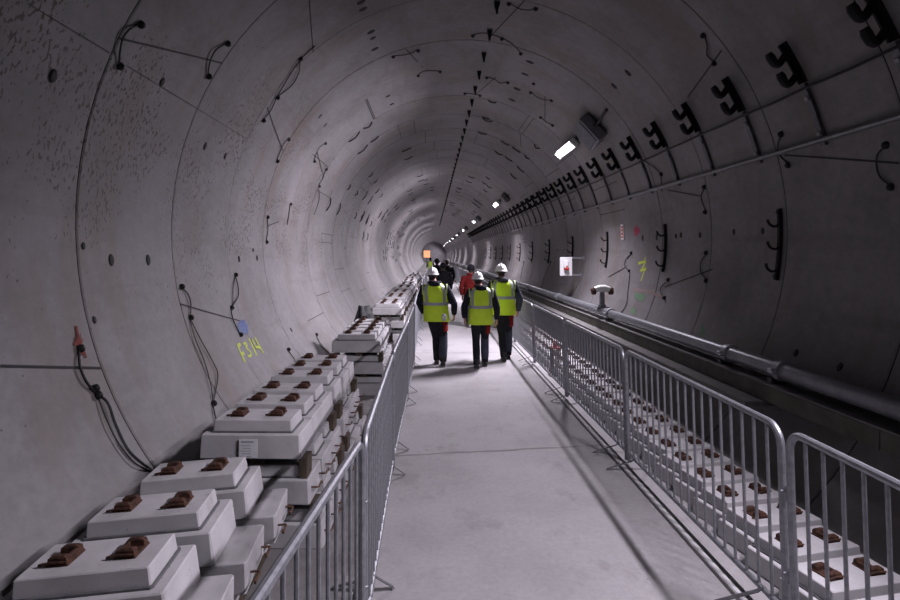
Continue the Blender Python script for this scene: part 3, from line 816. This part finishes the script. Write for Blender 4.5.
# ------------------------------------------------------------------ people
def bake(o):
    dg = bpy.context.evaluated_depsgraph_get(); dg.update()
    me = bpy.data.meshes.new_from_object(o.evaluated_get(dg)); old = o.data
    o.modifiers.clear(); o.data = me; bpy.data.meshes.remove(old)
def fuse(o, vox, it=4):
    m = o.modifiers.new('r', 'REMESH'); m.mode = 'VOXEL'; m.voxel_size = vox; m.use_smooth_shade = True
    s = o.modifiers.new('s', 'SMOOTH'); s.iterations = it; s.factor = .5
    bake(o)
def ellring(c, rx, ry, n=20, tw=0): return [(c[0]+rx*math.cos(2*PI*j/n), c[1]+ry*math.sin(2*PI*j/n), c[2]) for j in range(n)]
def lerp(a, b, t): return Vector(a)*(1-t)+Vector(b)*t
def hand_mesh(mb, wrist, down, fwd, side):
    """palm, four unequal curled fingers and a thumb; down = along the forearm, fwd = palm edge direction of the thumb"""
    d = Vector(down).normalized(); f = (Vector(fwd)-d*Vector(fwd).dot(d)).normalized(); n = d.cross(f)*side   # n: palm side
    w = Vector(wrist)
    mb.loft([[w+d*z+f*(a*fx)+n*(b*fn) for a, b in ((-1,-1),(0,-1.2),(1,-1),(1,1),(0,1.2),(-1,1))] for z, fx, fn in ((-.02,.026,.018),(.02,.032,.016),(.06,.041,.014),(.092,.039,.012))])
    for k, L in enumerate((.070,.080,.075,.058)):
        base = w+d*.085+f*(.031-.021*k)
        p1 = base+d*(L*.45)+n*.010; p2 = p1+d*(L*.33)+n*.020; p3 = p2+d*(L*.15)+n*.022
        mb.tube([base-d*.02, base, p1, p2, p3], [.009,.0095,.0088,.008,.0065], 8)
    b = w+d*.03+f*.030
    mb.tube([b-f*.012, b+f*.016+d*.018+n*.008, b+f*.026+d*.044+n*.018, b+f*.024+d*.068+n*.026], [.012,.0125,.010,.0075], 8)

def person(loc, s, label, P, heading=0.0, detail=True, group=None):
    """P: pose and outfit. local frame: +y ahead, +x to the figure's right"""
    vox = .0075 if detail else .014
    V = lambda p: Vector(p)*s
    off = P.get('shift', (0,0))
    def U(p): return V((p[0]+off[0]*max(0, (p[2]-.1)/1.3), p[1]+off[1]*max(0, (p[2]-.1)/1.3), p[2]))
    legs = P['legs']; arms = P['arms']; hx, hy = P.get('head', (0,0))
    mb = MB()
    prof = [(.82,.10,.07),(.90,.150,.098),(1.0,.140,.092),(1.10,.135,.088),(1.22,.150,.10),(1.34,.155,.10),(1.42,.145,.085),(1.48,.075,.065)]
    mb.loft([[U((x, y, z)) for x, y, z in ellring((0,0,z), rx, ry)] for z, rx, ry in prof])
    mb.tube([U((0,0,1.44)), U((hx*.5,.012+hy*.5,1.52)), U((hx,.02+hy,1.58))], [.062*s,.056*s,.054*s], 12)
    hc = U((hx, .03+hy, 1.635))
    mb.ell(hc, (.074*s,.092*s,.115*s), 18, 12)
    mb.ell(hc+V((0,.028,-.055)), (.056*s,.062*s,.062*s), 14, 8)          # jaw
    mb.loft([[hc+V((-.010,.082,.022)),hc+V((.010,.082,.022)),hc+V((0,.094,.02))],[hc+V((-.018,.080,-.03)),hc+V((.018,.080,-.03)),hc+V((0,.114,-.024))]])
    for k in (-1, 1):
        mb.ell(hc+V((k*.074,-.004,-.004)), (.012*s,.020*s,.032*s), 8, 6)
        mb.ell(hc+V((k*.030,.074,.026)), (.024*s,.016*s,.010*s), 8, 6)    # brow
    for k, nm in ((-1,'L'), (1,'R')):
        sh, el, wr = arms[nm]
        mb.tube([U((k*.10,0,1.42)), U(sh), lerp(U(sh),U(el),.5), U(el), lerp(U(el),U(wr),.45), U(wr)], [.05*s,.054*s,.048*s,.038*s,.038*s,.026*s], 10)
        if detail: hand_mesh(mb, U(wr), U(wr)-U(el), (0,1,0) if abs((U(wr)-U(el)).normalized().y) < .8 else (-k,0,0), -k)
        else: mb.ell(U(wr)+(U(wr)-U(el)).normalized()*.07, (.03,.036,.08), 8, 6)
        hp, kn, an = legs[nm]
        mb.tube([U(hp), lerp(U(hp),V(kn),.5), V(kn), lerp(V(kn),V(an),.4), V(an)], [.085*s,.075*s,.052*s,.052*s,.036*s], 10)
        mb.tube([V(an), V(an)+V((0,.06,-.035)), V(an)+V((0,.15,-.055))], [.034*s,.036*s,.024*s], 8)
    root = obj('person', mb, M['skin']); fuse(root, vox, 3)
    root.location = loc; root.rotation_euler = (0,0,heading); tag(root, label, 'person', group)
    for k in (-1, 1):
        q_ = MB(); q_.ell(hc+V((k*.030,.079,.008)), (.012*s,.010*s,.008*s), 8, 6); obj('eye', q_, M['eye'], root, SM)
    q_ = MB(); q_.ell(hc+V((0,.085,-.062)), (.022*s,.010*s,.007*s), 10, 6); obj('mouth', q_, M['lips'], root, SM)
    # hair cap
    q_ = MB(); q_.ell(hc+V((0,-.012,.018)), (.081*s,.092*s,.108*s), 16, 10)
    if P.get('hair', True):
        q_.ell(hc+V((0,-.045,-.045)), (.060*s,.050*s,.06*s), 12, 8)
    obj('hair', q_, M['hair'], root, SM)
    # trousers
    q_ = MB()
    q_.loft([[U((x, y, z)) for x, y, z in ellring((0,0,z), rx, ry)] for z, rx, ry in ((.80,.10,.09),(.86,.178,.128),(.95,.182,.128),(1.04,.165,.115))])
    for k, nm in ((-1,'L'), (1,'R')):
        hp, kn, an = legs[nm]; a2 = Vector(an)
        sw = (Vector(an)-Vector(kn)).normalized()
        end = Vector(an)+sw*.015
        q_.tube([U(hp), lerp(U(hp),V(kn),.35), lerp(U(hp),V(kn),.75), V(kn), lerp(V(kn),V(an),.4), V(an)-V(sw*.06), V(end)], [.100*s,.100*s,.080*s,.071*s,.072*s,.066*s,.064*s], 14)
    o = obj('trousers', q_, M[P.get('trousers','trouser')], root); fuse(o, .012, 3)
    if P.get('patch'):
        hp, kn, an = legs['R']; a, b = U(hp), V(kn); q_ = MB(); rings = []
        for i in range(7):
            t_ = .18+.5*i/6; c_ = lerp(a, b, t_); rr_ = (.112-.018*t_)*s
            rings.append([c_+Vector((rr_*math.cos(w), rr_*math.sin(w), 0)) for w in [math.radians(-80+105*j/8) for j in range(9)]] +
                         [c_+Vector(((rr_-.012)*math.cos(w), (rr_-.012)*math.sin(w), 0)) for w in [math.radians(25-105*j/8) for j in range(9)]])
        q_.loft(rings); obj('red_panel', q_, M['redcloth'], root, SM)['label'] = 'dark red panel on the back of the thigh'
        if P.get('greyshin'):
            a, b = V(legs['R'][1]), V(legs['R'][2]); q_ = MB()
            q_.tube([lerp(a,b,-.25), lerp(a,b,.0), lerp(a,b,.4), lerp(a,b,.85)], [.078*s,.0765*s,.0775*s,.070*s], 14)
            obj('shin_panel', q_, M['slate'], root, SM)['label'] = 'slate grey cloth on the lower leg'
    # shoes
    for k, nm in ((-1,'L'), (1,'R')):
        an = Vector(legs[nm][2]); pit = P.get('toe'+nm, 0.0); rot = Matrix.Rotation(pit, 3, 'X')
        B = an - Vector((0,0,.0))
        def S(x, y, z): return V(B + rot @ Vector((x, y, z-.09)))
        q_ = MB()
        rings = []
        for y_, w, h in ((-.085,.028,.05),(-.075,.036,.085),(-.03,.040,.115),(.02,.040,.12),(.06,.040,.09),(.11,.046,.068),(.16,.044,.056),(.195,.028,.04)):
            rings.append([S(w*math.cos(a), y_, .022+max(0, math.sin(a))*(h-.022) if math.sin(a) > 0 else .018) for a in [j*PI/7 for j in range(8)]] + [S(-w*.5, y_, .016), S(w*.5, y_, .016)])
        q_.loft(rings); q_.tube([S(0,-.02,.07), S(0,-.015,.17)], [.044*s,.045*s], 12)
        sho = obj('boot', q_, M['shoe'], root, SM)
        q_ = MB(); q_.loft([[S(x, y_, z) for x, y_ in ((-.030,-.09),(.030,-.09),(.042,-.05),(.040,.04),(.050,.11),(.044,.17),(.02,.205),(-.02,.205),(-.044,.17),(-.050,.11),(-.040,.04),(-.042,-.05))] for z in (0,.020)])
        obj('sole', q_, M['sole'], sho)
    # jacket: torso and sleeves
    q_ = MB()
    jb = P.get('hem', .86)
    prof = [(jb,.205,.138),(.95,.200,.136),(1.08,.186,.126),(1.22,.196,.132),(1.34,.200,.132),(1.42,.188,.112),(1.475,.118,.085),(1.53,.078,.075)]
    q_.loft([[U((x, y, z)) for x, y, z in ellring((0,0,z), rx, ry)] for z, rx, ry in prof])
    for k, nm in ((-1,'L'), (1,'R')):
        sh, el, wr = arms[nm]
        q_.tube([U((k*.10,0,1.40)), U(sh), lerp(U(sh),U(el),.5), U(el), lerp(U(el),U(wr),.5), lerp(U(el),U(wr),.93)], [.07*s,.078*s,.072*s,.064*s,.060*s,.049*s], 12)
    o = obj('jacket', q_, M[P.get('jacket','navy')], root); fuse(o, .012, 3)
    if P.get('sleeve'):
        for nm in P['sleeve']:
            sh, el, wr = arms[nm]; q_ = MB()
            q_.tube([lerp(U(sh),U(el),.55), U(el), lerp(U(el),U(wr),.5), lerp(U(el),U(wr),.94)], [.073*s,.067*s,.063*s,.052*s], 12)
            obj('sleeve', q_, M['slate'], root, SM)['label'] = 'slate blue sleeve'
    # collar or hood
    q_ = MB(); q_.tube([U((.0+.105*math.cos(a*PI/8)*1, .01+.085*math.sin(a*PI/8), 1.495+.012*math.sin(a*PI/8))) for a in range(17)], .030*s, 8)
    if P.get('hood'): q_.ell(U((0,-.085,1.47)), (.105*s,.055*s,.065*s), 14, 8)
    obj('hood' if P.get('hood') else 'collar', q_, M[P.get('hood') or P.get('jacket','navy')], root, SM)
    # vest
    if P.get('vest'):
        h0 = P['vest']
        VP = [(h0,.240,.165),(h0+.12,.234,.163),(1.08,.222,.152),(1.22,.228,.156),(1.34,.232,.154),(1.42,.222,.136),(1.465,.160,.108),(1.50,.105,.090)]
        def surf(ph, z, o_=0.0):
            for (z0,a0,b0),(z1,a1,b1) in zip(VP[:-1], VP[1:]):
                if z <= z1 or z1 == VP[-1][0]:
                    t_ = (z-z0)/(z1-z0); rx, ry = a0+(a1-a0)*t_, b0+(b1-b0)*t_; break
            w = .010*noise.noise(Vector((math.cos(ph)*2.2, math.sin(ph)*2.2, z*4+P.get('seed',0))))*(1 if z < 1.4 else .4)
            return U(((rx+o_+w)*math.cos(ph), (ry+o_+w)*math.sin(ph), z))
        q_ = MB(); N = 40
        zs = [h0+(1.50-h0)*i/26 for i in range(27)]
        q_.loft([[surf(2*PI*j/N, z) for j in range(N)] for z in zs], True, False)
        q_.loft([[surf(2*PI*j/N, z, -.012) for j in range(N)] for z in (h0+.03, h0, )][::-1], True, False)
        v = obj('hi_vis_vest', q_, M['hivis'], root, math.radians(60))
        q_ = MB(); zb = P.get('band', 1.07)
        q_.loft([[surf(2*PI*j/N, zb+dz, .006) for j in range(N)] for dz in (0,.0275,.055)], True, False); obj('reflective_strip', q_, M['reflect'], v, SM)
        for pa in (-45, -135, 45, 135):
            q_ = MB(); rows = []
            for i in range(14):
                z = zb+.05+(1.485-zb-.05)*i/13
                hw = 8.5*(1 if z < 1.40 else 1.25); mid = pa
                rows.append([surf(math.radians(mid-hw+2*hw*j/4), z, .006) for j in range(5)])
            q_.loft(rows, False, False); obj('reflective_strip', q_, M['reflect'], v, SM)
        for k in (-1, 1):                                                # pale edging round the arm openings
            q_ = MB(); sh = U(arms['L' if k < 0 else 'R'][0])
            q_.tube([sh+Vector((k*.012+k*.0, .088*math.cos(a*PI/8), .095*math.sin(a*PI/8)-.03)) for a in range(17)], .012, 6)
            obj('arm_edging', q_, M['edging'], v, SM)
    # headgear
    if P.get('helmet'):
        q_ = MB(); hh = hc+V((0,-.005,.028)); rings = []
        for i in range(9):
            a = (PI/2-.03)*i/8
            rings.append([hh+V((.106*math.cos(a)**.85*math.cos(b), .128*math.cos(a)**.85*math.sin(b), -.012+.125*math.sin(a))) for b in [2*PI*j/24 for j in range(24)]])
        q_.loft(rings)
        rings = [[hh+V((rx*math.cos(b), (ry+(.045*max(0,math.sin(b))**2 if i == 1 else .0))*math.sin(b), z)) for b in [2*PI*j/24 for j in range(24)]] for i, (rx, ry, z) in enumerate(((.100,.120,-.020),(.120,.143,-.024),(.118,.141,-.012),(.102,.124,.004)))]
        q_.loft(rings); hm = obj('hard_hat', q_, M['helmet'], root, SM)
        q_ = MB(); q_.tube([hh+V((0,.125*math.cos(a), -.01+.129*math.sin(a))) for a in [.35+ (PI-.7)*i/10 for i in range(11)]], .013*s, 6); obj('ridge', q_, M['helmet'], hm, SM)
        q_ = MB(); bk = hh+V((0,-.120,.03)); q_.ell(bk+V((0,.010,0)), (.020*s,.012*s,.016*s), 12, 8); obj('badge', q_, M['emblem'], hm, SM)
        q_ = MB(); q_.tube([hc+V((.082*math.cos(b), .088*math.sin(b)-.015, -.012)) for b in [2*PI*j/16 for j in range(17)]], .011*s, 6); obj('headband', q_, M['black'], hm, SM)
    elif P.get('hat'):
        q_ = MB(); q_.ell(hc+V((0,-.005,.045)), (.105*s,.118*s,.105*s), 16, 10)
        q_.tube([hc+V((.098*math.cos(b), .110*math.sin(b)-.005, .02)) for b in [2*PI*j/16 for j in range(17)]], .026*s, 8)
        obj('hat', q_, M[P['hat']], root, SM)
    return root

def legs(lx, ly, rx, ry, lk=(0,0), rk=(0,0), lz=.09, rz=.09):
    return {'L': ((-.085,0,.90),(-.085*.4+lx*.6+lk[0], ly*.45+.03+lk[1], .49),(lx, ly, lz)),
            'R': ((.085,0,.90),(.085*.4+rx*.6+rk[0], ry*.45+.03+rk[1], .49),(rx, ry, rz))}
def arms(le, lw, re, rw): return {'L': ((-.205,0,1.40), le, lw), 'R': ((.205,0,1.40), re, rw)}
DY = 9.91
person((.135, 9.91, 0), 1.0, 'person in hi-vis vest and white hard hat walking beside the block-stack barriers', dict(
    legs=legs(-.045, .06, .065, -.13, rz=.10), toeR=0.0, arms=arms((-.30,.06,1.12), (-.24,.20,.92), (.335,-.02,1.10), (.325,.12,.90)),
    shift=(-.085,.03), head=(-.03,.02), vest=.80, band=1.09, helmet=True, patch=True, sleeve=None, jacket='navy', hood='navy', seed=1, greyshin=True))
person((.86, 9.73, 0), .955, 'person in hi-vis vest and white hard hat walking in the middle of the three', dict(
    legs=legs(-.075, -.13, .10, .12, lz=.09), arms=arms((-.315,-.05,1.12), (-.30,-.02,.90), (.30,-.03,1.11), (.315,.09,.88)),
    shift=(.015,.03), head=(-.06,.03), vest=.80, band=1.10, helmet=True, patch=True, jacket='navy', hood='navy', seed=5, greyshin=True))
person((1.37, 10.38, 0), 1.03, 'person in hi-vis vest, grey hood and white hard hat beside the pipe-side barriers', dict(
    legs=legs(-.02, -.14, .095, .12), arms=arms((-.30,.03,1.12), (-.29,.12,.90), (.31,-.01,1.12), (.29,.10,.90)),
    shift=(-.02,.03), head=(-.02,.02), vest=.84, band=1.13, helmet=True, patch=True, sleeve='R', jacket='navy', hood='hood', seed=9, greyshin=True))
ST = arms((-.27,.02,1.12), (-.24,.10,.90), (.27,.02,1.12), (.24,.10,.90))
person((1.07, 15.0, 0), .98, 'person in a red coat and black hat walking ahead of the middle hi-vis worker', dict(
    legs=legs(-.08, .1, .08, -.1), arms=ST, hem=.84, jacket='redcoat', hat='blackcloth'), detail=False)
person((.36, 17.5, 0), .99, 'person in a black coat walking just ahead of the worker by the block stacks', dict(
    legs=legs(-.08, -.1, .08, .1), arms=ST, hem=.70, jacket='blackcloth', hat='blackcloth', hood='blackcloth'), detail=False)
person((.20, 21.5, 0), 1.05, 'person in black, on the wall side of the dark group far ahead', dict(
    legs=legs(-.08, .1, .08, -.1), arms=ST, hem=.72, jacket='blackcloth', hat='blackcloth', hood='blackcloth'), detail=False)
person((.62, 22.3, 0), 1.04, 'person in black, on the pipe side of the dark group far ahead', dict(
    legs=legs(-.08, -.1, .08, .1), arms=ST, hem=.75, jacket='blackcloth', hood='blackcloth'), detail=False)
person((-.13, 44.0, 0), 1.0, 'person in a yellow vest far ahead beneath the orange lamp', dict(
    legs=legs(-.08, -.1, .08, .1), arms=ST, hem=.82, vest=.82, jacket='navy', hat='blackcloth'), detail=False)
# gloves hanging at the hip
t = thing('work_glove', (.215, 9.765, .90), 'white work glove tucked at the hip of the worker by the block stacks', 'glove')
mb = MB(); mb.ell((0,0,0), (.038,.028,.055), 10, 8)
for k in range(4): mb.tube([(-.026+.017*k,0,-.03),(-.030+.019*k,-.01,-.075-.01*(k in (1,2)))], [.011,.008], 6)
mb.tube([(.032,0,.0),(.05,-.006,-.03)], [.011,.008], 6)
obj('palm', mb, M['glove'], t, SM)
# orange glowing lamp far ahead
ly = 46.0
t = thing('work_lamp', (-.43, ly, 0), 'orange glowing work lamp on a post far down the walkway', 'lamp')
mb = MB(); mb.tube([(0,0,.02),(0,0,1.85)], .025, 8)
for k in range(3): a = 2*PI*k/3; mb.tube([(0,0,.4),(.25*math.cos(a),.25*math.sin(a),.015)], .018, 6)
obj('tripod', mb, M['bracket'], t, SM)
mb = MB(); mb.box((0,.05,2.08), (.62,.18,.68), None, .08); obj('lamp_housing', mb, M['galvdark'], t)
mb = MB(); mb.box((0,-.05,2.08), (.56,.12,.60), None, .17); obj('lamp_glass', mb, M['orange'], t)

# ------------------------------------------------------------------ world, camera, view
w = bpy.data.worlds.new('World'); SC.world = w; w.use_nodes = True
w.node_tree.nodes['Background'].inputs['Color'].default_value = (.30,.28,.36,1)
w.node_tree.nodes['Background'].inputs['Strength'].default_value = .02
cam = bpy.data.cameras.new('camera'); co = bpy.data.objects.new('camera', cam); COL.objects.link(co)
cam.sensor_width = 36; cam.lens = F/900*36; cam.shift_x = 18/900; cam.shift_y = -45/900
cam.clip_start = .05; cam.clip_end = 400
co.location = (0, 0, EYE); co.rotation_euler = (PI/2, 0, 0)
SC.camera = co
SC.view_settings.view_transform = 'Standard'; SC.view_settings.look = 'None'
SC.view_settings.gamma = 1; SC.view_settings.use_curve_mapping = False
SC.view_settings.exposure = 0.0
SC.cycles.use_denoising = True
SC.cycles.max_bounces = 6; SC.cycles.diffuse_bounces = 1

for o in SC.objects:
    if 'label' in o and o.parent is None and not 4 <= len(o['label'].split()) <= 16: print('LABEL', len(o['label'].split()), o['label'])
